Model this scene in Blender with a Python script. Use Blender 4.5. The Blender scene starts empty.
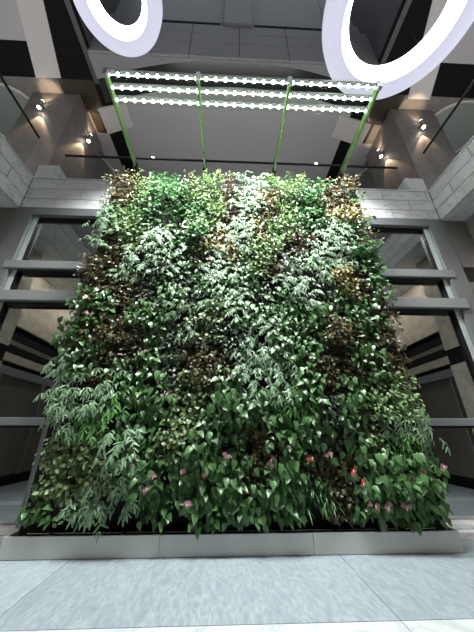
import bpy, bmesh, math, random
from mathutils import Vector, Matrix
random.seed(7)
SC = bpy.context.scene
COL = SC.collection
PI = math.pi
CX = 0.18                                   # middle of the atrium
F, PITCH, YAW, EYE = 260.0, math.radians(24.4), math.radians(2.25), 1.5

def at(px, py, Z=None, D=None, X=None):
    u = (px-237)/F; v = (316-py)/F
    fw = math.cos(PITCH)-v*math.sin(PITCH); up = math.sin(PITCH)+v*math.cos(PITCH)
    r = Vector((u*math.cos(YAW)+fw*math.sin(YAW), -u*math.sin(YAW)+fw*math.cos(YAW), up))
    t = (Z-EYE)/r.z if Z is not None else D/r.y if D is not None else X/r.x
    return r*t+Vector((0, 0, EYE))

# ------------------------------------------------------------------ materials
def new_mat(name):
    m = bpy.data.materials.new(name); m.use_nodes = True
    nt = m.node_tree; b = nt.nodes['Principled BSDF']
    return m, nt, b
def mat(name, col, rough=.5, metal=0, emit=None, es=0, noise=0, nscale=6, spec=.5):
    m, nt, b = new_mat(name)
    b.inputs['Base Color'].default_value = (*col, 1)
    b.inputs['Roughness'].default_value = rough
    b.inputs['Metallic'].default_value = metal
    b.inputs['Specular IOR Level'].default_value = spec
    if emit:
        b.inputs['Emission Color'].default_value = (*emit, 1); b.inputs['Emission Strength'].default_value = es
    if noise:
        tc = nt.nodes.new('ShaderNodeTexCoord'); n = nt.nodes.new('ShaderNodeTexNoise')
        n.inputs['Scale'].default_value = nscale; n.inputs['Detail'].default_value = 6
        nt.links.new(tc.outputs['Object'], n.inputs['Vector'])
        r = nt.nodes.new('ShaderNodeValToRGB')
        r.color_ramp.elements[0].position = .3; r.color_ramp.elements[1].position = .7
        r.color_ramp.elements[0].color = (*[c*(1-noise) for c in col], 1)
        r.color_ramp.elements[1].color = (*[min(1, c*(1+noise)) for c in col], 1)
        nt.links.new(n.outputs['Fac'], r.inputs[0]); nt.links.new(r.outputs[0], b.inputs['Base Color'])
    return m
def stone(name, base, vein, rough=.35, scale=1.2, stretch=(1, 1, 1), tone=.08, vw=.06, rot=.5, thin=True):
    """veined stone slabs: every slab (mesh island) takes its own tone and vein offset"""
    m, nt, b = new_mat(name); L = nt.links.new; N = nt.nodes.new
    tc = N('ShaderNodeTexCoord'); geo = N('ShaderNodeNewGeometry')
    off = N('ShaderNodeVectorMath'); off.operation = 'SCALE'; off.inputs[0].default_value = (13, 7, 19)
    L(geo.outputs['Random Per Island'], off.inputs['Scale'])
    mp = N('ShaderNodeMapping'); mp.inputs['Scale'].default_value = stretch; mp.inputs['Rotation'].default_value = (0, rot if stretch[1] == 1 else 0, rot)
    L(tc.outputs['Object'], mp.inputs['Vector'])
    add = N('ShaderNodeVectorMath'); add.operation = 'ADD'; L(mp.outputs[0], add.inputs[0]); L(off.outputs[0], add.inputs[1])
    n1 = N('ShaderNodeTexNoise'); n1.inputs['Scale'].default_value = scale; n1.inputs['Detail'].default_value = 7; n1.inputs['Distortion'].default_value = 1.2
    n1.inputs['Roughness'].default_value = .6
    L(add.outputs[0], n1.inputs['Vector'])
    r = N('ShaderNodeValToRGB'); e = r.color_ramp.elements
    e[0].position = .5-vw; e[0].color = (*base, 1); e[1].position = .5+vw; e[1].color = (*base, 1)
    k = e.new(.5); k.color = (*vein, 1)
    L(n1.outputs['Fac'], r.inputs[0])
    n2 = N('ShaderNodeTexNoise'); n2.inputs['Scale'].default_value = scale*3.3; n2.inputs['Detail'].default_value = 8
    L(add.outputs[0], n2.inputs['Vector'])
    mr = N('ShaderNodeMapRange'); mr.inputs['From Min'].default_value = .3; mr.inputs['From Max'].default_value = .7
    mr.inputs['To Min'].default_value = 1-tone*1.4; mr.inputs['To Max'].default_value = 1+tone*.6
    L(n2.outputs['Fac'], mr.inputs['Value'])
    mr2 = N('ShaderNodeMapRange'); mr2.inputs['To Min'].default_value = 1-tone; mr2.inputs['To Max'].default_value = 1+tone
    L(geo.outputs['Random Per Island'], mr2.inputs['Value'])
    mu = N('ShaderNodeMath'); mu.operation = 'MULTIPLY'; L(mr.outputs[0], mu.inputs[0]); L(mr2.outputs[0], mu.inputs[1])
    vm = N('ShaderNodeVectorMath'); vm.operation = 'SCALE'; L(r.outputs[0], vm.inputs[0]); L(mu.outputs[0], vm.inputs['Scale'])
    L(vm.outputs[0], b.inputs['Base Color']); b.inputs['Roughness'].default_value = rough
    return m
def leaf_mat(name, c1, c2, rough=.35, back=None, trans=.25):
    m, nt, b = new_mat(name); L = nt.links.new; N = nt.nodes.new
    geo = N('ShaderNodeNewGeometry'); oi = N('ShaderNodeObjectInfo')
    r = N('ShaderNodeValToRGB'); r.color_ramp.elements[0].color = (*c1, 1); r.color_ramp.elements[1].color = (*c2, 1)
    r.color_ramp.elements[0].position = .1; r.color_ramp.elements[1].position = .95
    L(geo.outputs['Random Per Island'], r.inputs[0])
    mr = N('ShaderNodeMapRange'); mr.inputs['To Min'].default_value = .75; mr.inputs['To Max'].default_value = 1.25
    L(oi.outputs['Random'], mr.inputs['Value'])
    vm = N('ShaderNodeVectorMath'); vm.operation = 'SCALE'; L(r.outputs[0], vm.inputs[0]); L(mr.outputs[0], vm.inputs['Scale'])
    bk = N('ShaderNodeMix'); bk.data_type = 'RGBA'
    L(geo.outputs['Backfacing'], bk.inputs['Factor']); L(vm.outputs[0], bk.inputs['A'])
    bk.inputs['B'].default_value = (*(back or [min(1, (a+c)*.5*1.15+.01) for a, c in zip(c1, c2)]), 1)
    L(bk.outputs['Result'], b.inputs['Base Color']); b.inputs['Roughness'].default_value = rough
    tr = N('ShaderNodeBsdfTranslucent'); L(bk.outputs['Result'], tr.inputs['Color'])
    mx = N('ShaderNodeMixShader'); mx.inputs[0].default_value = trans
    L(b.outputs[0], mx.inputs[1]); L(tr.outputs[0], mx.inputs[2]); L(mx.outputs[0], nt.nodes['Material Output'].inputs['Surface'])
    return m
def glass_mat(name, refl, tint, rough=0.0, top=.5):
    m, nt, b = new_mat(name); L = nt.links.new; N = nt.nodes.new
    nt.nodes.remove(b)
    g = N('ShaderNodeBsdfGlossy'); g.inputs['Roughness'].default_value = rough; g.inputs['Color'].default_value = (.9, .92, .92, 1)
    t = N('ShaderNodeBsdfTransparent'); t.inputs['Color'].default_value = (*tint, 1)
    lw = N('ShaderNodeLayerWeight'); lw.inputs['Blend'].default_value = .25
    mr = N('ShaderNodeMapRange'); mr.inputs['To Min'].default_value = refl; mr.inputs['To Max'].default_value = min(1, refl+top)
    L(lw.outputs['Fresnel'], mr.inputs['Value'])
    mx = N('ShaderNodeMixShader'); L(mr.outputs[0], mx.inputs[0]); L(t.outputs[0], mx.inputs[1]); L(g.outputs[0], mx.inputs[2])
    L(mx.outputs[0], nt.nodes['Material Output'].inputs['Surface'])
    return m

M = {}
M['marble'] = stone('white marble', (.80, .80, .80), (.55, .56, .58), .45, .8, (1, 1, 2.0), .05, .022, .6)
M['joint'] = mat('dark joint', (.05, .05, .055), .8)
M['floor'] = stone('pale blue marble', (.275, .32, .35), (.345, .39, .42), .32, 7.0, (1, .35, 1), .13, .06, .9)
M['floor_white'] = stone('white border marble', (.50, .52, .52), (.40, .43, .45), .28, 1.5, (1, 1, 1), .05, .05)
M['grout'] = mat('grey floor grout', (.36, .40, .43), .7)
M['taupe'] = mat('taupe stone', (.20, .187, .18), .5, noise=.16, nscale=3)
M['beige'] = mat('beige fluted stone', (.46, .41, .34), .55, noise=.2, nscale=5)
M['granite'] = mat('speckled granite', (.27, .27, .275), .5, noise=.3, nscale=28)
M['granite2'] = mat('dark side granite', (.07, .07, .075), .5, noise=.2, nscale=20)
M['black'] = mat('black soffit', (.008, .008, .009), .8, spec=.15)
M['bronzegloss'] = mat('dark glossy bronze', (.05, .038, .028), .22)
M['storefront'] = mat('taupe shopfront panel', (.15, .13, .11), .45, noise=.15, nscale=2)
M['darksof'] = mat('dark glossy soffit', (.03, .032, .034), .2)
M['ceil'] = mat('pale grey ceiling paint', (.46, .455, .47), .7)
M['white'] = mat('off white plaster', (.62, .60, .59), .7)
M['coveg'] = mat('grey green cove paint', (.30, .33, .31), .7)
M['panel'] = mat('grey wall panel', (.30, .305, .33), .5)
M['frame'] = mat('brushed aluminium frame', (.30, .32, .33), .4, .4)
M['frame_dark'] = mat('grey steel outer frame', (.20, .21, .22), .4, .3)
M['frame_pale'] = mat('pale aluminium jamb', (.50, .56, .54), .4, .3)
M['steel'] = mat('dull steel planter', (.55, .55, .53), .42, .2, noise=.08, nscale=2)
M['darkmetal'] = mat('dark metal', (.03, .03, .03), .35, .6)
M['rail'] = mat('grey rail metal', (.30, .31, .31), .35, .5)
M['growing'] = mat('black growing felt', (.008, .009, .007), .95)
M['soil'] = mat('dark soil', (.012, .010, .008), .95, noise=.4, nscale=30)
M['interior'] = mat('dark lobby interior', (.035, .035, .037), .6)
M['fin'] = mat('green edged glass fin', (.20, .33, .12), .3)
M['lens'] = mat('led lens', (1, 1, 1), .3, emit=(.93, 1, .97), es=20)
M['strip'] = mat('painted lamp bloom', (.8, .85, .82), .5, emit=(.85, 1, .92), es=.2)  # emissive colour imitating the bloom around the LED lamps
M['ringface'] = mat('lavender white ring diffuser', (.3, .3, .34), .5, emit=(.80, .80, 1.0), es=.70)
M['ringglow'] = mat('bright inner ring', (1, 1, 1), .5, emit=(.97, .97, 1), es=7)
M['sconce'] = mat('brushed nickel', (.6, .58, .56), .3, .9)
M['warm'] = mat('warm lamp', (1, .9, .8), .4, emit=(1, .86, .68), es=26)
M['glass'] = glass_mat('window glass', .36, (.50, .52, .52))
M['railglass'] = glass_mat('railing glass', .0, (.93, .95, .94), top=.0)
M['canopyglass'] = glass_mat('green tinted canopy glass', .0, (.93, .97, .92), top=.08)
M['pipe'] = mat('silver pipe', (.6, .6, .6), .25, .9)
M['pink'] = leaf_mat('pink spathe', (.24, .08, .11), (.55, .30, .33), .35)
M['red'] = leaf_mat('red spathe', (.45, .04, .05), (.62, .12, .12), .3)
M['salmon'] = leaf_mat('salmon spathe', (.85, .33, .28), (.9, .5, .42), .35)
M['spadix'] = mat('cream spadix', (.75, .62, .40), .5)

# ------------------------------------------------------------------ helpers
def bx(bm, x0, x1, y0, y1, z0, z1, mi=0):
    vs = [bm.verts.new(p) for p in [(x0,y0,z0),(x1,y0,z0),(x1,y1,z0),(x0,y1,z0),(x0,y0,z1),(x1,y0,z1),(x1,y1,z1),(x0,y1,z1)]]
    for f in [(0,3,2,1),(4,5,6,7),(0,1,5,4),(1,2,6,5),(2,3,7,6),(3,0,4,7)]:
        fc = bm.faces.new([vs[i] for i in f]); fc.material_index = mi
def prism(bm, pts, z0, z1, mi=0):
    a = [bm.verts.new((p[0], p[1], z0)) for p in pts]; b = [bm.verts.new((p[0], p[1], z1)) for p in pts]
    n = len(pts)
    for f in (list(reversed(a)), b): bm.faces.new(f).material_index = mi
    for i in range(n): bm.faces.new([a[i], a[(i+1) % n], b[(i+1) % n], b[i]]).material_index = mi
def lathe(bm, prof, seg=24, c=(0, 0, 0), mi=0, closed=False, axis='Z'):
    rings = []
    for r, z in prof:
        ring = []
        for k in range(seg):
            a = 2*PI*k/seg
            p = (r*math.cos(a), r*math.sin(a), z) if axis == 'Z' else (r*math.cos(a), z, r*math.sin(a)) if axis == 'Y' else (z, r*math.cos(a), r*math.sin(a))
            ring.append(bm.verts.new((p[0]+c[0], p[1]+c[1], p[2]+c[2])))
        rings.append(ring)
    m = len(rings)
    for j in range(m if closed else m-1):
        A, B = rings[j], rings[(j+1) % m]
        for k in range(seg):
            f = bm.faces.new([A[k], A[(k+1) % seg], B[(k+1) % seg], B[k]]); f.material_index = mi; f.smooth = True
    if not closed:
        for ring in (rings[0], rings[-1]):
            bm.faces.new(ring).material_index = mi
def obj(name, bm, mats, parent=None, bevel=0, fixn=True):
    if fixn: bmesh.ops.recalc_face_normals(bm, faces=bm.faces)
    me = bpy.data.meshes.new(name); bm.to_mesh(me); bm.free()
    for m in (mats if isinstance(mats, list) else [mats]): me.materials.append(m)
    o = bpy.data.objects.new(name, me); COL.objects.link(o)
    if parent: o.parent = parent
    if bevel:
        b = o.modifiers.new('bevel', 'BEVEL'); b.width = bevel; b.segments = 2; b.limit_method = 'ANGLE'
    return o
def box_obj(name, dims, m, parent=None, bevel=0):
    bm = bmesh.new(); bx(bm, *dims); return obj(name, bm, m, parent, bevel)
def tag(o, label, cat, group=None):
    o['label'] = label; o['category'] = cat
    if group: o['group'] = group
    return o
def struct(o, label, cat):
    o['kind'] = 'structure'; o['label'] = label; o['category'] = cat; return o
def thing(name, loc, label, cat, group=None, rz=0):
    o = bpy.data.objects.new(name, None); COL.objects.link(o); o.location = loc; o.rotation_euler.z = rz
    o.empty_display_size = .1
    return tag(o, label, cat, group)
def planks(bm, a0, a1, h0, h1, courses, length, face, plane, side=0, mi=0, start=0):
    """courses of slabs on a vertical plane; plane='y' runs along x at y=face, plane='x' runs along y at x=face"""
    g = .011; H = (h1-h0)/courses
    for c in range(courses):
        z0 = h0+c*H; z1 = z0+H
        p = a0-length*((start+c*.55) % 1)
        while p < a1:
            q0, q1 = max(p, a0)+g, min(p+length, a1)-g
            if q1-q0 > .03:
                if plane == 'y': bx(bm, q0, q1, face, face+.03, z0+g, z1-g, mi)
                else: bx(bm, min(face, face+side*.03), max(face, face+side*.03), q0, q1, z0+g, z1-g, mi)
            p += length

XL, XR = CX-5.62, CX+5.62                   # faces of the balcony parapets
YB = 5.2                                    # face of the back wall
Z1, Z2, ZC = 6.83, 7.98, 15.0               # parapet foot, parapet top, upper ceiling

# ------------------------------------------------------------------ floor
bm = bmesh.new()
bx(bm, -9.5, 9.9, -8, 9.5, -.12, -.012, 1)
xs = [-2.01+1.79*k for k in range(-5, 7)]; ys = [3.13, 4.93]; ys = [-7.1, -5.3, -3.5, -1.9, -.1, 1.3, 2.72, 3.1]
g = .004
rows = [(-7.9, -5.3), (-5.3, -3.5), (-3.5, -1.7), (-1.7, .1), (.1, 1.3), (1.3, 2.75), (2.75, 3.14), (3.14, 5.2)]
for j, (y0, y1) in enumerate(rows):
    wide = (j != 6)
    for i, x in enumerate(xs):
        if j == 6:
            bx(bm, x+g, x+1.79-g, y0+g, y1-g, -.012, 0, 2)
        else:
            bx(bm, x+g, x+1.79-g, y0+g, y1-g, -.012, 0, 0)
floor = struct(obj('floor', bm, [M['floor'], M['grout'], M['floor_white']]), 'pale blue grey marble slab floor with a white border strip', 'floor')

# ------------------------------------------------------------------ back wall
bm = bmesh.new()
bx(bm, CX-3.42, CX+3.42, YB, YB+.3, 0, Z1, 0)                       # behind the planting
for s in (-1, 1):                                                    # stone returns outside the windows
    a, b = sorted((CX+s*5.62, CX+s*8.3))
    for z0, z1, mi in ((0, 4.87, 1), (4.87, 5.31, 0), (5.31, Z1, 1)):
        bx(bm, a, b, YB+(.02 if mi == 0 else 0), YB+.3, z0, z1, mi)
struct(obj('wall_back', bm, [M['darkmetal'], M['taupe']]), 'taupe stone back wall with a dark band beside the tall windows', 'wall')
bm = bmesh.new()
bx(bm, XL-.02, XR+.02, YB+.03, YB+.35, Z1, Z2-.03, 1)
planks(bm, XL, XR, Z1, Z2-.04, 3, 1.3, YB, 'y', start=.35)
k = XL
while k < XR: bx(bm, k+.005, min(k+1.9, XR)-.005, YB-.015, YB+.37, Z2-.04, Z2); k += 1.9
for s in (-1, 1):
    x0, x1 = sorted((CX+s*5.62, CX+s*5.08))
    bx(bm, x0, x1, YB+.0, YB+.42, Z2+.002, Z2+.52)
struct(obj('trim_1', bm, [M['marble'], M['joint']]), 'white marble plank parapet along the back balcony', 'parapet')

# side parapets with marble soffits
for s, nm, word in ((-1, 'trim_2', 'left'), (1, 'trim_3', 'right')):
    bm = bmesh.new(); fx = CX+s*5.62
    a, b = sorted((fx+s*.03, fx+s*.35)); bx(bm, a, b, -7.5, YB-.002, Z1+.03, Z2-.03, 1)
    planks(bm, -7.5, YB-.005, Z1, Z2-.04, 3, 1.3, fx, 'x', side=s, start=.15)
    a, b = sorted((fx, fx+s*.37)); y = -7.5
    while y < YB: bx(bm, a-.015, b+.015, y+.005, min(y+1.9, YB)-.005, Z2-.04, Z2); y += 1.9
    a, b = sorted((fx+s*.04, fx+s*2.9)); y = -7.5
    while y < YB-.01:
        y2 = min(y+1.3, YB-.005)
        for q in range(4): 
            w = (b-a)/4; bx(bm, a+q*w+.005, a+(q+1)*w-.005, y+.005, y2-.005, Z1, Z1+.03)
        y += 1.3
    struct(obj(nm, bm, [M['marble'], M['joint']]), f'white marble plank parapet and soffit of the {word} balcony', 'parapet')
    # balcony slab
    a, b = sorted((fx+s*.36, fx+s*4)); 

# windows
BARS = [(4.94, 5.15, .09), (4.10, 4.35, .12), (1.64, 1.77, .08)]
for s, nm, word in ((-1, 'window_1', 'left'), (1, 'window_2', 'right')):
    t = bpy.data.objects.new(nm, None); COL.objects.link(t); t.location = (CX+s*4.4, YB, 0)
    struct(t, f'tall grey framed glazing to the {word} of the planted wall', 'window')
    ox = CX+s*4.4
    def S(a, b): return sorted((s*a, s*b))
    def wb(bm, a, b, y0, y1, z0, z1):
        p, q = S(a, b); bx(bm, p, q, y0, y1, z0, z1)
    # local coordinates: |x| measured from the window middle; outer side = +1.22, inner side = -.98
    bm = bmesh.new()
    wb(bm, .78, 1.215, -.06, .25, 0, Z1-.005)                  # broad outer jamb
    wb(bm, -1.1, .78, -.06, .25, 6.58, Z1-.005)                # head
    wb(bm, -1.1, -.98, -.05, .2, .17, 6.58)
    obj('window_frame', bm, [M['frame_dark']], t, .01)
    bm = bmesh.new()
    wb(bm, .66, .78, .02, .22, .17, 6.58)
    obj('jamb', bm, M['frame_pale'], t, .008)
    bm = bmesh.new()
    wb(bm, -.98, .66, .05, .2, 6.53, 6.58); wb(bm, .635, .66, .03, .2, .17, 6.53)
    obj('gasket', bm, M['darkmetal'], t)
    for z0, z1, d in BARS:
        bm = bmesh.new(); wb(bm, -1.0, .92 if z0 > 4 else .72, -d, .2, z0, z1); obj('transom', bm, M['frame'], t, .012)
        bm = bmesh.new(); wb(bm, -1.0, .6, -.03, .2, z0-.04, z0-.002); obj('shade_strip', bm, M['darkmetal'], t)  # dark strip put in for the shade under the transom
    zz = [.17, 1.60, 4.02, 4.89, 6.5]
    lo = [.17, 1.77, 4.35, 5.15]; hi = [1.60, 4.06, 4.90, 6.528]
    for a, b in zip(lo, hi):
        bm = bmesh.new(); wb(bm, -.98, .633, .11, .122, a+.002, b-.002); obj('pane', bm, M['glass'], t)
    bm = bmesh.new(); wb(bm, -1.15, 1.215, -.24, .3, 0, .10); wb(bm, -1.15, 1.215, -.12, .3, .105, .17)
    obj('window_sill', bm, M['marble'], t, .006)

# lobby behind the glass
bm = bmesh.new()
bx(bm, -6.2, 6.6, 9.0, 9.2, 0, 6.8); bx(bm, -6.2, 6.6, 5.55, 9.0, 6.62, 6.8)
bx(bm, -6.4, -6.2, 5.5, 9.2, 0, 6.8); bx(bm, 6.6, 6.8, 5.5, 9.2, 0, 6.8)
struct(obj('wall_lobby', bm, M['interior']), 'dark lobby wall behind the glass', 'wall')

# side walls below the balconies
for s, nm, word in ((-1, 'wall_left', 'left'), (1, 'wall_right', 'right')):
    bm = bmesh.new()
    def sb(a, b, y0, y1, z0, z1, mi):
        p, q = sorted((CX+s*a, CX+s*b)); bx(bm, p, q, y0, y1, z0, z1, mi)
    X0 = 6.3
    for z0, z1, mi in ((0, 3.3, 0), (3.3, 3.75, 1), (3.75, Z1-.002, 0)):      # pier beside the window
        sb(X0+(.02 if mi else 0), 8.3, 3.4, YB-.003, z0, z1, mi)
    for z0, z1, mi in ((0, .3, 1), (.3, 3.2, 3), (3.2, 3.45, 2), (3.45, 3.6, 1), (3.6, 3.85, 0), (3.85, 4.15, 1), (4.15, 4.3, 3), (4.3, 4.75, 1), (4.75, Z1-.002, 0)):
        sb(7.1+(.1 if mi in (1, 3) else 0), 8.3, -7.9, 3.4, z0, z1, mi)
    y = 3.1
    while y > -7.5:
        sb(7.06, 7.2, y-.06, y, .3, 3.2, 2); y -= .35 if int(y*10) % 2 else 2.1
    for z0, z1, mi in ((0, 3.3, 0), (3.3, 3.75, 1), (3.75, Z1-.002, 0)):
        sb(X0+(.02 if mi else 0), 8.3, -3.4, -1.2, z0, z1, mi)
    struct(obj(nm, bm, [M['beige'], M['black'], M['frame'], M['storefront']]), f'beige stone {word} side wall with dark bands under the balcony', 'wall')
bm = bmesh.new(); bx(bm, -8.1, 8.5, -8.1, -7.9, 0, 23)
struct(obj('wall_front', bm, M['taupe']), 'taupe stone wall opposite the planted wall', 'wall')

# ------------------------------------------------------------------ glass railings
def railing(name, p0, p1, z0, z1, label):
    c = ((p0[0]+p1[0])/2, (p0[1]+p1[1])/2, z0)
    d = math.hypot(p1[0]-p0[0], p1[1]-p0[1]); rz = math.atan2(p1[1]-p0[1], p1[0]-p0[0])
    t = thing(name, c, label, 'railing', rz=rz)
    n = max(1, round(d/2.0))
    for k in range(n):
        a = -d/2+d*k/n
        box_obj('glass_panel', (a+.006, a+d/n-.006, -.006, .006, 0.002, z1-z0-.03), M['railglass'], t)
    box_obj('handrail', (-d/2, d/2, -.025, .025, z1-z0-.03, z1-z0+.02), M['darkmetal'], t, .006)
railing('glass_railing', (-4.95, 5.32), (5.25, 5.32), Z2, 9.12, 'frameless glass railing with a thin black handrail above the planted wall')
railing('glass_railing', (XL-.12, -7), (XL-.12, 4.98), Z2, 9.35, 'glass railing with black handrail on the left balcony parapet')
railing('glass_railing', (XR+.12, -7), (XR+.12, 4.98), Z2, 9.35, 'glass railing with black handrail on the right balcony parapet')

# ------------------------------------------------------------------ balcony level above
def arc(x, o=0): return 5.14+o+.024*(x-.2)**2
# pale ceiling
N = 16
bm = bmesh.new()
x0, x1 = -5.12, 5.55
fr = [(x0+(x1-x0)*i/N, arc(x0+(x1-x0)*i/N, .95)) for i in range(N+1)]
prism(bm, fr+[(x1, 11.6), (x0, 11.6)], ZC, ZC+.3)
for a, b in ((-6.7, -6.02), (6.42, 7.4)): bx(bm, a, b, 8.2, 11.6, ZC, ZC+.3)
struct(obj('ceiling', bm, M['ceil']), 'smooth pale grey ceiling of the upper balcony', 'ceiling')
bm = bmesh.new()
fa = [(-5.6+11.5*i/N, arc(-5.6+11.5*i/N, .0)) for i in range(N+1)]; fb = [(p[0], arc(p[0], .95)) for p in fa]
prism(bm, fa+fb[::-1], ZC+.01, ZC+.3)
struct(obj('trim_4', bm, M['darksof']), 'dark curved soffit strip above the light rig', 'soffit')
bm = bmesh.new()
for s, xa, xb, xc in ((-1, -6.02, -5.12, -6.7), (1, 5.55, 6.42, 7.4)):
    bx(bm, xa, xb, 8.15, 11.6, ZC+.1, ZC+.3)                                    # black slot
    a, b = sorted((CX+s*5.75, CX+s*12.5)); 
    bx(bm, a, b, 4.95, 6.08, ZC+.02, ZC+.3)                                      # black cross bay
    bx(bm, *sorted((CX+s*6.0, CX+s*4.95)), 6.08, 8.3, ZC+.03, ZC+.3)
    a, b = sorted((CX+s*5.75, CX+s*7.6)); bx(bm, a, b, -8, 4.95, ZC+.02, ZC+.3)
struct(obj('trim_5', bm, M['black']), 'black recessed ceiling bays around the upper balcony', 'soffit')
bm = bmesh.new()
for s in (-1, 1):
    a, b = sorted((CX+s*7.6, CX+s*12.5)); bx(bm, a, b, -8, 4.95, ZC, ZC+.3)
struct(obj('trim_6', bm, M['ceil']), 'pale outer ceiling of the side balconies', 'ceiling')
bm = bmesh.new()
for s in (-1, 1):
    a, b = sorted((CX+s*7.45, CX+s*12.5)); bx(bm, a, b, 6.08, 11.6, ZC+.01, ZC+.3)
    a, b = sorted((CX+s*6.7, CX+s*7.45)); bx(bm, a, b, 7.3, 11.6, ZC+.01, ZC+.3)
bx(bm, -12.5, -12.3, -8, 11.6, Z2, ZC); bx(bm, 12.7, 12.9, -8, 11.6, Z2, ZC); bx(bm, -12.5, 12.9, 11.6, 11.8, Z2, ZC+.3)
struct(obj('wall_gallery', bm, M['taupe']), 'taupe stone rear and side walls of the upper gallery', 'wall')
bm = bmesh.new(); bx(bm, -12.5, 12.9, 5.56, 11.6, Z2-.3, Z2-.02)
bx(bm, -12.5, CX-6.0, -8, 5.56, Z2-.3, Z2-.02); bx(bm, CX+6.0, 12.9, -8, 5.56, Z2-.3, Z2-.02)
struct(obj('floor_gallery', bm, M['taupe']), 'floor slab of the upper gallery', 'floor')
bm = bmesh.new()
for s in (-1, 1):
    bx(bm, *sorted((CX+s*6.0, CX+s*7.44)), 6.085, 7.29, ZC+.02, ZC+.3); bx(bm, *sorted((CX+s*6.0, CX+s*6.69)), 7.3, 8.3, ZC+.02, ZC+.3)
struct(obj('trim_8', bm, M['bronzegloss']), 'dark glossy bronze soffit around the column heads', 'soffit')
# white diagonal beams across the side bays and white blocks by the ceiling
BE = [(-1, [(-7.26, 3.92), (-6.48, 3.89), (-7.1, 6.05), (-8.14, 6.09)]), (1, [(6.94, 3.40), (7.75, 3.40), (8.8, 6.2), (7.8, 6.2)])]
for s, q in BE:
    d = (Vector((*q[1], 0))-Vector((*q[2], 0)))*1.2
    q = [(q[0][0]+d.x, q[0][1]+d.y), (q[1][0]+d.x, q[1][1]+d.y), q[2], q[3]]
    bm = bmesh.new(); prism(bm, q, ZC-.01, ZC+.45)
    tag(obj('ceiling_beam', bm, M['white'], bevel=.01), f'white diagonal ceiling beam at the picture\'s top {"left" if s < 0 else "right"}', 'beam')
for s, q in ((-1, [(-6.05, 7.1), (-4.72, 6.85), (-4.68, 7.81), (-6.04, 8.22)]), (1, [(5.0, 6.95), (6.72, 7.25), (6.66, 8.32), (5.0, 7.9)])):
    bm = bmesh.new(); prism(bm, q, ZC-.06, ZC+.2)
    tag(obj('ceiling_block', bm, M['white'], bevel=.01), f'pale ceiling block beside the {"left" if s < 0 else "right"} end of the light rig', 'block')
# columns
for s, xa, xb, word in ((-1, -8.6, -6.6, 'left'), (1, 7.25, 9.25, 'right')):
    bm = bmesh.new(); bx(bm, xa, xb, 6.6, 8.84, Z2-.02, ZC-.002)
    struct(obj('column', bm, M['taupe'], bevel=.015), f'taupe stone column with wall lights behind the {word} balcony corner', 'column')
# round coves
for x, y, r, lab in ((-10.0, 7.75, 1.5, 'large round ceiling cove left of the left column'), (10.6, 7.6, 1.5, 'large round ceiling cove right of the right column'),
                (-8.0, 10.35, 1.5, 'round ceiling cove behind the left column'), (8.75, 10.35, 1.5, 'round ceiling cove behind the right column')):
    t = thing('ceiling_cove', (x, y, ZC), lab, 'ceiling cove')
    bm = bmesh.new(); lathe(bm, [(r-.12, -.10), (r, -.10), (r, .0), (r-.12, .0)], 48, closed=True); obj('rim', bm, M['white'], t)
    bm = bmesh.new(); lathe(bm, [(r-.14, -.03), (r-.14, .0)], 48); obj('dish', bm, M['coveg'], t)

# level-3 fascias
bm = bmesh.new(); g = .012
xsj = [-5.6, -3.7, -1.7, .3, 2.3, 4.1, 5.95]
zc = [15.0, 16.15, 16.95, 17.75]
for a, b in zip(xsj, xsj[1:]):
    for z0, z1 in zip(zc, zc[1:]):
        bx(bm, a+g, b-g, 5.12, 5.2, z0+g, z1-g)
fp = [(-5.6+11.5*i/N, arc(-5.6+11.5*i/N, .08)) for i in range(N+1)]
prism(bm, [(-5.6, 5.205), (5.9, 5.205)]+fp[::-1], 14.995, 15.1)
struct(obj('wall_fascia', bm, M['granite']), 'speckled granite fascia high above the planted wall', 'wall')
bm = bmesh.new()
bx(bm, -5.6, 5.95, 5.21, 5.5, 15.11, 17.9)
for a, b in ((-3.2, -.5), (.95, 4.4)): bx(bm, a, b, 5.12, 6.6, 17.76, 17.98)
struct(obj('trim_7', bm, M['black']), 'black joints and slots of the granite fascia', 'trim')
bm = bmesh.new()
bx(bm, CX-5.8, -.42, 5.35, 6.4, 17.98, 19.1); bx(bm, .9, CX+5.8, 5.35, 6.4, 17.98, 19.1)
bx(bm, CX-5.8, -.42, 5.5, 6.4, 19.12, 24); bx(bm, .9, CX+5.8, 5.5, 6.4, 19.12, 24)
bx(bm, -.38, .86, 5.02, 6.4, 17.78, 24)
struct(obj('wall_upper', bm, M['panel'], bevel=.01), 'grey wall panels and pier above the granite fascia', 'wall')
for s in (-1, 1):
    bm = bmesh.new(); a, b = sorted((CX+s*5.76, CX+s*5.95)); bx(bm, a, b, -8, 6.2, 15.0, 24)
    struct(obj('wall_upper_side', bm, M['granite2']), f'dark {"left" if s < 0 else "right"} side fascia of the upper floor', 'wall')

# ------------------------------------------------------------------ light rig
RZ = 8.3
finx = [-2.60, -.70, 1.24, 3.16]
words = ['leftmost green glass fin holding the light rig', 'second green glass fin from the left, under the light rig', 'third green glass fin from the left, under the light rig', 'rightmost green glass fin holding the light rig']
for x, w in zip(finx, words):
    t = thing('glass_fin', (x, YB+.1, RZ-.05), w, 'glass fin')
    bm = bmesh.new(); pts = [(-2.35, -.03), (-2.35, .13), (.1, .13), (.1, -.10)]
    for sx in (-.028,):
        a = [bm.verts.new((-.025, p[0], p[1])) for p in pts]; b = [bm.verts.new((.025, p[0], p[1])) for p in pts]
        bm.faces.new(a[::-1]); bm.faces.new(b)
        for i in range(4): bm.faces.new([a[i], a[(i+1) % 4], b[(i+1) % 4], b[i]])
    obj('glass_blade', bm, M['fin'], t)
    box_obj('wall_bracket', (-.05, .05, -.42, .1, -.14, .06), M['darkmetal'], t, .005)
    box_obj('end_clip', (-.045, .045, -2.42, -2.34, -.05, .18), M['pipe'], t, .005)
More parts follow.
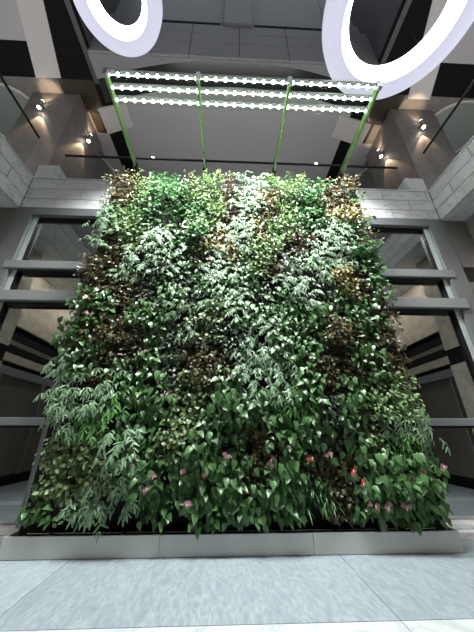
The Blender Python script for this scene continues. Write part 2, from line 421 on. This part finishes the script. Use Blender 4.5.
def lamp_meshes():
    bm = bmesh.new(); lathe(bm, [(.028, .05), (.034, .045), (.036, -.02), (.030, -.03)], 12); body = bm
    b2 = bmesh.new(); lathe(b2, [(.024, -.028), (.037, -.040), (.035, -.058), (.020, -.072), (.004, -.077)], 12)
    return body, b2
rows_y = [(2.98, 'front'), (3.21, 'middle'), (3.44, 'rear')]
lampmesh = lensmesh = None
for y, w in rows_y:
    t = thing('light_bar', (.28, y, RZ+.16), f'{w} bar of white LED lamps in the rig above the planted wall', 'light bar', )
    box_obj('rail', (-2.98, 2.98, -.035, .03, .0, .05), M['rail'], t, .004)
    box_obj('lamp_bloom', (-2.93, 2.93, .012, .045, -.03, -.004), M['strip'], t)  # added glowing box that stands in for the lamps' bloom
    for k in range(29):
        x = -2.87+5.74*k/28
        if lampmesh is None:
            b1, b2 = lamp_meshes()
            o = obj('lamp', b1, M['sconce'], t); lampmesh = o.data
            l = obj('lens', b2, M['lens'], o); lensmesh = l.data
        else:
            o = bpy.data.objects.new('lamp', lampmesh); COL.objects.link(o); o.parent = t
            l = bpy.data.objects.new('lens', lensmesh); COL.objects.link(l); l.parent = o
        o.location = (x, 0, -.05); o.rotation_euler.x = math.radians(-12)
t = box_obj('canopy_glass', (-2.75, 3.3, 2.93, 3.62, RZ+.235, RZ+.25), M['canopyglass'])
tag(t, 'thin green tinted glass sheet lying over the LED light bars', 'glass')
for y, w in rows_y:
    for k in range(8):
        ld = bpy.data.lights.new('rig_spot', 'SPOT'); ld.energy = 275; ld.spot_size = math.radians(112); ld.spot_blend = .85
        ld.shadow_soft_size = .05; ld.color = (.95, 1, .98)
        lo = bpy.data.objects.new('rig_spot', ld); COL.objects.link(lo)
        lo.location = (.28-2.6+5.2*k/7, y, RZ+.02); lo.rotation_euler = (math.radians(24), 0, 0)

# ------------------------------------------------------------------ ring lights
def ring(c, Ro, Rb, Rh, label):
    t = thing('ring_light', c, label, 'ring light')
    bm = bmesh.new(); lathe(bm, [(Rb, 0), (Rb+.02, -.012), (Ro-.03, -.012), (Ro, 0.02), (Ro, .34), (Ro-.04, .36), (Rh+.1, .42)], 96)
    # open lathe caps would fill the ring: rebuild without caps
    bm.free(); bm = bmesh.new()
    lathe(bm, [(Rb, 0), (Ro-.03, 0), (Ro, .03), (Ro, .34), (Ro-.05, .40), (Rh+.06, .42), (Rb+.01, .05)], 96, closed=True)
    obj('diffuser', bm, M['ringface'], t)
    bm = bmesh.new(); lathe(bm, [(Rb-.003, 0.003), (Rb, .04), (Rh+.055, .42), (Rh, .40)], 96, closed=True)
    obj('inner_glow', bm, M['ringglow'], t)
    for k in range(3):
        a = 2*PI*k/3+.6; r = (Ro+Rb)/2
        bm = bmesh.new(); lathe(bm, [(.006, .40), (.006, 11.5)], 8, c=(r*math.cos(a), r*math.sin(a), 0)); obj('cable', bm, M['darkmetal'], t)
ring((-3.1, 2.95, 12), 1.16, .79, .60, 'smaller glowing ring pendant at the top left of the atrium')
ring((4.0, 2.45, 10.5), 1.79, 1.36, 1.13, 'large glowing ring pendant at the top right of the atrium')
for c, r, e in (((-3.1, 2.95, 11.9), 1.0, 150), ((4.55, 2.84, 11.9), 1.8, 300)):
    pass

# ------------------------------------------------------------------ sconces and downlights
def sconce(p, rz, label):
    t = thing('wall_light', p, label, 'wall light', rz=rz)
    box_obj('bracket', (-.05, .05, -.09, 0, -.06, .06), M['sconce'], t, .005)
    bm = bmesh.new(); lathe(bm, [(.07, -.20), (.075, -.18), (.075, .20), (.07, .22)], 20, c=(0, -.16, 0)); obj('body', bm, M['sconce'], t)
    bm = bmesh.new(); lathe(bm, [(.066, -.215), (.066, -.203)], 20, c=(0, -.16, 0)); lathe(bm, [(.066, .223), (.066, .235)], 20, c=(0, -.16, 0)); obj('lamp', bm, M['warm'], t)
    for sg in (-1, 1):
        ld = bpy.data.lights.new('sconce_spot', 'SPOT'); ld.energy = 110 if sg < 0 else 60; ld.spot_size = math.radians(62); ld.spot_blend = .6
        ld.color = (1, .72, .45); ld.shadow_soft_size = .03
        lo = bpy.data.objects.new('sconce_spot', ld); COL.objects.link(lo); lo.parent = t
        lo.location = (0, -.17, sg*.27); lo.rotation_euler = (math.radians(6) if sg < 0 else math.radians(174), 0, 0)
p = at(41, 107, D=6.5); sconce((p.x, 6.6, 13.8), 0, 'silver up and down light on the front of the left column')
sconce((-6.6, 7.72, 13.8), PI/2, 'silver up and down light on the inner side of the left column')
p = at(422, 127, D=6.5); sconce((p.x, 6.6, 13.6), 0, 'silver up and down light on the front of the right column')
p = at(380, 153, X=7.1); sconce((7.25, p.y, 13.6), -PI/2, 'silver up and down light on the inner side of the right column')
for px, py, w in ((153, 158, 'left'), (316, 164, 'right')):
    p = at(px, py, Z=ZC)
    t = thing('downlight', (p.x, p.y, ZC), f'small round ceiling downlight on the {w} of the pale upper ceiling', 'downlight')
    bm = bmesh.new(); lathe(bm, [(.085, -.012), (.12, -.012), (.12, .0), (.085, .0)], 24, closed=True); obj('trim', bm, M['sconce'], t)
    bm = bmesh.new(); lathe(bm, [(.083, -.010), (.083, -.002)], 24); obj('lamp', bm, M['warm'], t)

# ------------------------------------------------------------------ planter and planting panel
PX0, PX1 = -2.95, 3.36
t = thing('planter', (CX, 4.5, 0), 'long low brushed steel planter at the foot of the planted wall', 'planter')
for a, b in ((-3.13, -1.05), (-1.05, 1.05), (1.05, 3.15)):
    box_obj('front_panel', (a+.002, b-.002, 0, .03, .004, .245), M['steel'], t, .004)
for a in (-3.13, 3.12): box_obj('end_panel', (a, a+.03, .032, .255, .004, .245), M['steel'], t, .003)
box_obj('soil', (-3.09, 3.11, .035, .24, .004, .17), M['soil'], t)
t = thing('pipe', (CX, 4.63, .24), 'thin silver irrigation pipe lying along the planter', 'pipe')
bm = bmesh.new(); lathe(bm, [(.012, -2.9), (.012, 2.9)], 10, axis='X'); obj('tube', bm, M['pipe'], t)
for k in range(6):
    bm = bmesh.new(); lathe(bm, [(.016, -2.6+k*1.0), (.016, -2.55+k*1.0)], 10, axis='X'); obj('clip', bm, M['darkmetal'], t)
t = thing('planting_panel', (CX, 4.97, .004), 'tall black backing panel that carries the living wall plants', 'planting panel')
box_obj('growing_layer', (-3.10, 3.15, -.2, -.05, .18, 7.34), M['growing'], t)
box_obj('side_casing', (-3.13, -3.105, -.2, .22, .0, 7.36), M['frame'], t); box_obj('side_casing', (3.155, 3.18, -.2, .22, .0, 7.36), M['frame'], t)
box_obj('core', (-3.10, 3.15, -.048, .22, .0, 7.34), M['darkmetal'], t)

# ------------------------------------------------------------------ leaves
SH = {  # outline: (position along the leaf, half width), relative to length 1
 'heart': [(-.10, .16), (.05, .34), (.25, .40), (.5, .32), (.78, .14), (1, 0)],
 'oval':  [(0, .04), (.2, .22), (.5, .30), (.78, .18), (1, 0)],
 'strap': [(0, .03), (.25, .065), (.6, .06), (.85, .04), (1, 0)],
 'lance': [(0, .03), (.25, .15), (.55, .17), (.8, .09), (1, 0)],
}
def leaf(bm, pos, d, nrm, L, shape, curl=.25, fold=.18, wf=1.0, mi=0):
    d = d.normalized(); sd = d.cross(nrm).normalized(); n = sd.cross(d).normalized()
    mid, lf, rt = [], [], []
    for s, w in SH[shape]:
        c = pos+d*(s*L)-n*(curl*L*s*s)
        mid.append(bm.verts.new(pos+d*(max(s, 0)*L)-n*(curl*L*s*s)))
        if w > 0:
            lf.append(bm.verts.new(c+sd*(w*L*wf)+n*(fold*w*L))); rt.append(bm.verts.new(c-sd*(w*L*wf)+n*(fold*w*L)))
        else: lf.append(None); rt.append(None)
    for i in range(len(mid)-1):
        for e, flip in ((lf, 0), (rt, 1)):
            q = [mid[i], mid[i+1], e[i+1], e[i]]; q = [v for v in q if v]
            if flip: q = q[::-1]
            f = bm.faces.new(q); f.material_index = mi; f.smooth = True
def petiole(bm, a, b, w=.0022):
    vs = [bm.verts.new(p) for p in (a-Vector((w, 0, 0)), a+Vector((w, 0, w)), b+Vector((w, 0, w)), b-Vector((w, 0, 0)))]
    bm.faces.new(vs)
def rv(s): return Vector((random.gauss(0, s), random.gauss(0, s), random.gauss(0, s)))
W = .40                                      # how wide one plant spreads
def plant_mesh(kind):
    """leaves spread over a W x W patch, wall behind at +y, viewer at -y"""
    bm = bmesh.new()
    P = KIND[kind]
    hid = [Vector((random.uniform(-.18, .18), 0, random.uniform(-.18, .18))) for q in range(3)]
    for k in range(P['n']):
        x, z = random.uniform(-W/2, W/2)*1.1, random.uniform(-W/2, W/2)*1.1
        y = -random.uniform(P['dep'][0], P['dep'][1])
        if any((Vector((x, 0, z))-h).length < .05 for h in hid): y *= .15      # small gaps into the shade
        L = P['L']*random.uniform(.55, 1.3)
        d = Vector((random.gauss(0, P['sp']), -P['out']+random.gauss(0, .25), -P['down']+random.gauss(0, P['sp'])))
        n = Vector((random.gauss(0, .35), -1, P['nz']+random.gauss(0, .35)))
        petiole(bm, Vector((x*.25, -.01, z*.25)), Vector((x, y, z)))
        leaf(bm, Vector((x, y, z)), d, n, L, P['shape'], P.get('curl', .25), P.get('fold', .18), P.get('wf', 1))
    return bm
def fern_mesh(n, L, fine=False, strap=False):
    bm = bmesh.new()
    for k in range(n):
        b = Vector((random.uniform(-W/2, W/2), -random.uniform(.02, .12), random.uniform(-W/2, W/2)+.08))
        petiole(bm, Vector((b.x*.2, -.01, b.z*.2)), b); a = random.uniform(-1.2, 1.2)
        d = Vector((math.sin(a)*.8, -random.uniform(.5, 1.0), random.uniform(-.2, .5))); Lf = L*random.uniform(.7, 1.2)
        pts = []; p = b.copy(); v = d.normalized()
        st = 7
        for i in range(st+1):
            pts.append((p.copy(), v.copy())); p += v*(Lf/st); v = (v+Vector((0, 0, -.28))).normalized()
        if strap:
            w = .011
            vs = []
            for i, (q, v) in enumerate(pts):
                sd = v.cross(Vector((0, 0, 1))).normalized(); ww = w*(1-(i/st)**2*.9)
                vs.append((bm.verts.new(q-sd*ww), bm.verts.new(q+sd*ww)))
            for i in range(st): bm.faces.new([vs[i][0], vs[i][1], vs[i+1][1], vs[i+1][0]]).smooth = True
            continue
        for i, (q, v) in enumerate(pts):
            if i < 1 or (not fine and i % 2): continue
            sd = v.cross(Vector((0, -.3, 1))).normalized()
            for s in (-1, 1):
                dd = sd*s*(.95)+v*.8+rv(.12 if fine else .3)+Vector((0, 0, 0 if fine else -.35))
                leaf(bm, q, dd, Vector((0, -1, .7))+rv(.2), (.045 if fine else .115)*random.uniform(.7, 1.35)*(1-.35*i/st), 'strap', .35, .1, 1.0 if fine else 1.8)
        leaf(bm, pts[-1][0], pts[-1][1], Vector((0, -1, .6)), .06 if fine else .09, 'strap', .1, .1, 1.6)
    return bm
KIND = {
 'phil':   dict(n=62, L=.105, wf=.88, shape='heart', dep=(.02, .22), sp=.42, out=.55, down=1, nz=.8, curl=.22, fold=.22,
                mat=leaf_mat('dark heart leaf', (.020, .060, .016), (.11, .23, .075), .32), name='heartleaf_philodendron', look='philodendron with glossy dark green heart leaves'),
 'philm':  dict(n=66, L=.088, wf=.88, shape='heart', dep=(.02, .20), sp=.5, out=.6, down=1, nz=.8, curl=.22, fold=.22,
                mat=leaf_mat('mid green heart leaf', (.022, .065, .018), (.11, .22, .08), .32), name='heartleaf_philodendron', look='philodendron with smaller mid green heart leaves'),
 'pothos': dict(n=62, L=.095, shape='heart', dep=(.02, .20), sp=.6, out=.7, down=.7, nz=.8, curl=.2, fold=.15,
                mat=leaf_mat('fresh green leaf', (.03, .10, .03), (.14, .28, .11), .28), name='pothos', look='pothos with bright fresh green leaves'),
 'lime':   dict(n=150, L=.062, shape='oval', dep=(.02, .22), sp=.8, out=.7, down=.5, nz=.9, curl=.15, fold=.12, wf=1.15,
                mat=leaf_mat('lime green leaf', (.07, .15, .045), (.27, .38, .16), .4), name='lime_leaf_plant', look='plant with small lime green leaves'),
 'cream':  dict(n=120, L=.062, shape='oval', dep=(.02, .19), sp=.7, out=.6, down=.8, nz=.6, curl=.15, fold=.15, wf=1.2,
                mat=leaf_mat('cream variegated leaf', (.05, .11, .03), (.26, .33, .15), .38), name='variegated_leaf_plant', look='plant with small cream variegated leaves'),
 'bronze': dict(n=105, L=.072, shape='oval', dep=(.02, .19), sp=.7, out=.6, down=.7, nz=.6, curl=.2, fold=.25, wf=1.05,
                mat=leaf_mat('bronze leaf', (.03, .045, .016), (.24, .135, .06), .35, back=(.10, .09, .04)), name='bronze_leaf_plant', look='plant with small bronze brown leaves'),
 'gold':   dict(n=95, L=.075, shape='oval', dep=(.02, .19), sp=.7, out=.6, down=.7, nz=.6, curl=.2, fold=.2,
                mat=leaf_mat('golden bronze leaf', (.06, .07, .02), (.30, .24, .07), .4), name='golden_leaf_plant', look='plant with golden yellow bronze leaves'),
 'filler': dict(n=85, L=.085, shape='lance', dep=(.02, .19), sp=.75, out=.6, down=.8, nz=.6, curl=.2, fold=.25, wf=1.2,
                mat=leaf_mat('dark olive leaf', (.02, .045, .02), (.12, .18, .10), .33), name='peperomia', look='peperomia with small dark olive leaves'),
 'fern':   dict(mat=leaf_mat('silver green frond', (.06, .14, .06), (.27, .39, .24), .42, trans=.2), name='ribbon_fern', look='fern with silvery pale green ribbon fronds'),
 'gfern':  dict(mat=leaf_mat('green frond', (.05, .15, .04), (.15, .33, .09), .42), name='ribbon_fern', look='fern with mid green ribbon fronds'),
 'spider': dict(mat=leaf_mat('green strap blade', (.06, .16, .06), (.20, .36, .16), .4), name='spider_plant', look='spider plant with long drooping strap blades'),
 'fine':   dict(mat=leaf_mat('fine green needle', (.05, .14, .04), (.13, .28, .08), .5), name='asparagus_fern', look='asparagus fern with fine feathery green fronds'),
}
PROTO = {}
for k in KIND:
    PROTO[k] = []
    for v in range(4):
        if k in ('fern', 'gfern'): bm = fern_mesh(17, .24)
        elif k == 'spider': bm = fern_mesh(90, .22, strap=True)
        elif k == 'fine': bm = fern_mesh(34, .27, fine=True)
        else: bm = plant_mesh(k)
        me = bpy.data.meshes.new(KIND[k]['name']); bm.to_mesh(me); bm.free(); me.materials.append(KIND[k]['mat']); PROTO[k].append(me)

# which species grows where on the wall (photo pixel of each patch, read onto the planting plane)
SEED = '''bronze 122 178;bronze 128 192;bronze 118 205;lime 148 190;pothos 165 182;bronze 185 180;lime 208 190;lime 212 208;bronze 227 180;bronze 228 205;bronze 226 228
fern 243 185;fern 245 205;fern 240 225;bronze 264 180;gold 266 198;bronze 262 214;lime 280 190;lime 284 208;pothos 300 182;pothos 318 188;pothos 305 208;pothos 312 226;bronze 338 190;bronze 334 206;gold 346 215;pothos 350 190
fern 108 222;fern 104 242;lime 130 215;lime 128 235;lime 140 205;pothos 150 215;pothos 170 205;pothos 168 228;pothos 188 218;pothos 185 240;lime 205 222;pothos 205 240;gold 262 236;lime 278 232;bronze 296 234
gold 226 246;fern 244 246;lime 272 250;bronze 290 250;bronze 276 268;fern 320 238;fern 322 254;pothos 345 235;bronze 352 248;pothos 362 262
bronze 118 258;bronze 92 280;bronze 112 280;fern 150 252;fern 140 268;fern 164 268;philm 186 262;bronze 205 262;fern 218 268;philm 240 265;lime 258 266;filler 296 275;fern 330 268;fern 314 268;gold 344 292;bronze 350 278;pothos 372 278
philm 82 300;bronze 132 290;filler 155 288;philm 170 290;filler 195 290;philm 215 290;philm 240 292;filler 262 292;fern 300 292;filler 322 295;philm 370 300;bronze 385 305
phil 76 318;phil 104 310;bronze 128 318;phil 152 318;fern 184 318;cream 204 322;fern 226 312;phil 250 318;philm 285 312;phil 312 324;bronze 336 322;phil 362 322;bronze 392 328
phil 72 345;bronze 100 340;bronze 122 345;phil 148 345;filler 176 345;bronze 202 350;filler 232 340;fern 258 345;phil 290 345;filler 318 348;bronze 338 345;phil 360 350;bronze 384 350;bronze 402 352
fern 66 378;phil 84 368;bronze 104 372;phil 130 370;phil 150 375;filler 174 372;bronze 200 368;cream 214 385;fern 262 368;fern 276 385;phil 300 372;bronze 326 370;bronze 344 372;philm 372 372;bronze 396 376
fern 62 398;phil 88 398;fern 108 402;phil 132 400;phil 150 405;cream 178 400;cream 196 412;phil 218 404;phil 242 402;gfern 286 400;phil 306 400;filler 330 402;phil 350 402;lime 378 396;lime 398 404
gfern 54 420;fern 76 418;gfern 100 422;phil 136 428;cream 168 428;cream 186 436;phil 218 430;phil 242 428;bronze 264 436;phil 288 430;phil 314 428;filler 334 428;phil 352 428;cream 378 422;fern 404 424;fern 424 438
gfern 46 440;cream 68 440;cream 92 448;fern 118 448;phil 144 452;cream 170 450;phil 192 456;phil 216 456;bronze 248 452;bronze 274 450;phil 298 455;filler 326 450;phil 352 455;cream 380 446;gfern 404 450;fern 430 452
phil 38 468;cream 62 466;cream 88 472;cream 108 470;gfern 128 474;phil 150 476;phil 176 482;phil 204 480;phil 236 480;phil 264 478;phil 292 480;bronze 318 480;bronze 340 478;phil 364 478;phil 388 476;phil 412 472;fine 436 478
phil 32 492;phil 52 492;cream 76 490;fern 104 494;fern 124 498;fern 140 490;phil 166 500;phil 196 504;phil 228 502;phil 262 502;phil 296 502;spider 322 504;bronze 342 500;phil 366 502;phil 392 500;phil 414 498;fine 440 500
phil 30 515;phil 54 515;spider 90 518;spider 116 520;spider 140 518;phil 164 522;phil 190 524;phil 222 524;phil 256 524;phil 290 524;bronze 318 522;spider 340 522;phil 366 522;phil 394 520;spider 418 520;fine 442 518'''
YP = 4.66
seeds = []
for s in SEED.replace('\n', ';').split(';'):
    k, a, b = s.split(); p = at(float(a), float(b), D=YP); seeds.append((k, p.x, p.z))
ROWW = ['along the bottom edge', 'in the lower part', 'just below mid height', 'just above mid height', 'in the upper part', 'along the top edge']
COLW = ['at the left edge', 'left of centre', 'in the middle', 'right of centre', 'at the right edge']
def place_words(x, z):
    r = min(5, max(0, int((z-.2)/7.3*6))); c = min(4, max(0, int((x-PX0)/(PX1-PX0)*5)))
    return f'{ROWW[r]} of the living wall, {COLW[c]}'
def put_plant(kind, x, z, y=YP, sc=1.0, rnd=None):
    me = random.choice(PROTO[kind]); K = KIND[kind]
    o = bpy.data.objects.new(K['name'], me); COL.objects.link(o)
    o.location = (x, y, z); o.rotation_euler = (random.uniform(-.1, .1), random.uniform(-.25, .25), 0)
    o.scale = (sc*random.choice((-1, 1)), sc, sc)
    w = place_words(x, z)
    tag(o, f'{K["look"]} {w}'.replace(' of the living wall,', ',') , 'plant', f'{K["look"]}, {w}')
    return o
NX, NZ = 18, 21
for j in range(NZ):
    for i in range(NX):
        z = .61+(7.20-.61)*j/(NZ-1)+random.gauss(0, .03)
        lx = .37-.23*min(1, max(0, (z-1.3)/1.2)); x = PX0+lx+(PX1-PX0-.20-lx)*(i+.5*(j % 2)*.7)/(NX-1+.35)+random.gauss(0, .035)
        best = min(seeds, key=lambda s: ((s[1]-x+random.gauss(0, .09))**2+((s[2]-z)*.9+random.gauss(0, .09))**2))
        y = YP-max(0, random.gauss(.01, .06)) if j > 0 else YP
        put_plant(best[0], x, z, y, random.uniform(.9, 1.12)*(1.08 if z < 2.6 and best[0] == 'phil' else 1))

# flowering anthuriums
FL = [(87, 299, 'salmon', 'salmon pink flower on the upper left edge beside the second transom'), (88, 314, 'pink', 'small pink flower just under the salmon one at the left edge'),
 (132, 464, 'pink', 'faded pink flower low on the left beside the silvery fern'), (153, 478, 'pink', 'pink flower low left, upper of a close pair'), (147, 490, 'pink', 'pink flower low left, lower of a close pair'),
 (181, 473, 'pink', 'small pink flower low, between the pair and the centre'), (206, 474, 'pink', 'rosy flower low left of centre beside a yellowish leaf'), (187, 506, 'pink', 'large pale pink flower near the bottom left of centre'),
 (228, 457, 'pink', 'pink flower left of centre, left of two tawny leaves'), (271, 461, 'pink', 'vivid pink flower low, just right of centre'), (312, 459, 'red', 'red flower low right of centre'),
 (331, 457, 'pink', 'pale pink flower low right, beside the red one'), (353, 472, 'red', 'deep red and white flower cluster low right'), (363, 485, 'red', 'crimson flower below the deep red cluster'),
 (424, 472, 'red', 'bright crimson flower near the lower right edge'), (413, 481, 'pink', 'rose flower just left of the bright crimson one'), (375, 507, 'pink', 'pale pink flower at the bottom right, leftmost of three'),
 (388, 509, 'pink', 'pale pink flower at the bottom right, middle of three'), (406, 509, 'pink', 'pale pink flower at the bottom right, rightmost of three'), (443, 468, 'pink', 'dusty pink flower at the right edge'),
 (145, 352, 'pink', 'tiny pink flower left, at mid height'), (165, 393, 'pink', 'small mauve pink flower left, below mid height'), (170, 226, 'red', 'small red flower high on the wall, left'), (183, 227, 'salmon', 'small orange red flower high on the wall, right of the small red one'),
 (372, 213, 'red', 'tiny red flower sticking out at the upper right edge')]
for px, py, c, lab in FL:
    p = at(px, py, D=4.38)
    t = thing('anthurium', (p.x, 4.62, p.z), 'anthurium with '+lab, 'flowering plant')
    bm = bmesh.new()
    for k in range(5):
        a = random.uniform(-1.3, 1.3)
        leaf(bm, Vector((math.sin(a)*.05, -.1-.1*random.random(), -.03)), Vector((math.sin(a), -.3, -.8)), Vector((random.gauss(0, .2), -1, .6)), .12*random.uniform(.8, 1.2), 'heart')
    obj('foliage', bm, KIND['phil']['mat'], t, fixn=False)
    small = py < 420 and px > 100
    R = .032 if small else .046
    bm = bmesh.new()
    for k in range(3 if not small else 2):
        b = Vector((random.gauss(0, .022), -.23-.015*k, random.gauss(0, .022)+.03)); a = 2*PI*k/3+random.random()
        leaf(bm, b, Vector((math.cos(a)*.9, -.3, math.sin(a)*.6-.5)), Vector((random.gauss(0, .3), -1, .1)), R*1.5, 'heart', .35, .35, 1.15)
    obj('spathe', bm, M[c], t, fixn=False)
    bm = bmesh.new(); lathe(bm, [(.002, 0), (.007, -.004), (.008, -.03), (.004, -.05)], 8, c=(0, -.27, .03)); obj('spadix', bm, M['spadix'], t)
    bm = bmesh.new(); bx(bm, -.003, .003, -.24, .0, .028, .034); obj('stem', bm, KIND['philm']['mat'], t)

# added area lights, unseen behind the parapets, to brighten the gallery ceilings
for (x, y, sx, sy, e) in ((.2, 7.6, 7.5, .4, 130), (-8.2, 1.0, .4, 9, 170), (8.6, 1.0, .4, 9, 170), (-9.8, 6.2, 2.0, .4, 70), (10.2, 6.2, 2.0, .4, 70)):
    ld = bpy.data.lights.new('gallery_fill', 'AREA'); ld.shape = 'RECTANGLE'; ld.size = sx; ld.size_y = sy; ld.energy = e; ld.color = (1, .97, .96)
    lo = bpy.data.objects.new('gallery_fill', ld); COL.objects.link(lo); lo.location = (x, y, 8.15); lo.rotation_euler = (PI, 0, 0)

for sg in (-1, 1):  # added fill spots, unseen, to brighten the walls below the balconies
    for yy in (-1.5, .6, 2.6):
        ld = bpy.data.lights.new('soffit_fill', 'SPOT'); ld.energy = 130; ld.spot_size = 2.6; ld.spot_blend = .5; ld.shadow_soft_size = .04; ld.color = (1, .94, .84)
        lo = bpy.data.objects.new('soffit_fill', ld); COL.objects.link(lo); lo.location = (CX+sg*5.9, yy, 6.80); lo.rotation_euler = (0, -sg*.5, 0)

# ------------------------------------------------------------------ world, camera
w = bpy.data.worlds.new('World'); SC.world = w; w.use_nodes = True
bg = w.node_tree.nodes['Background']; bg.inputs[0].default_value = (.86, .92, 1, 1); bg.inputs[1].default_value = .55
cam = bpy.data.cameras.new('Camera'); cam.sensor_fit = 'HORIZONTAL'; cam.sensor_width = 36; cam.lens = 36*F/474
co = bpy.data.objects.new('Camera', cam); COL.objects.link(co)
co.location = (0, 0, EYE); co.rotation_euler = (PI/2+PITCH, 0, -YAW); cam.clip_start = .05; cam.clip_end = 200
SC.camera = co
SC.view_settings.view_transform = 'Standard'; SC.view_settings.look = 'None'
SC.view_settings.exposure = 0; SC.view_settings.gamma = 1; SC.view_settings.use_curve_mapping = False
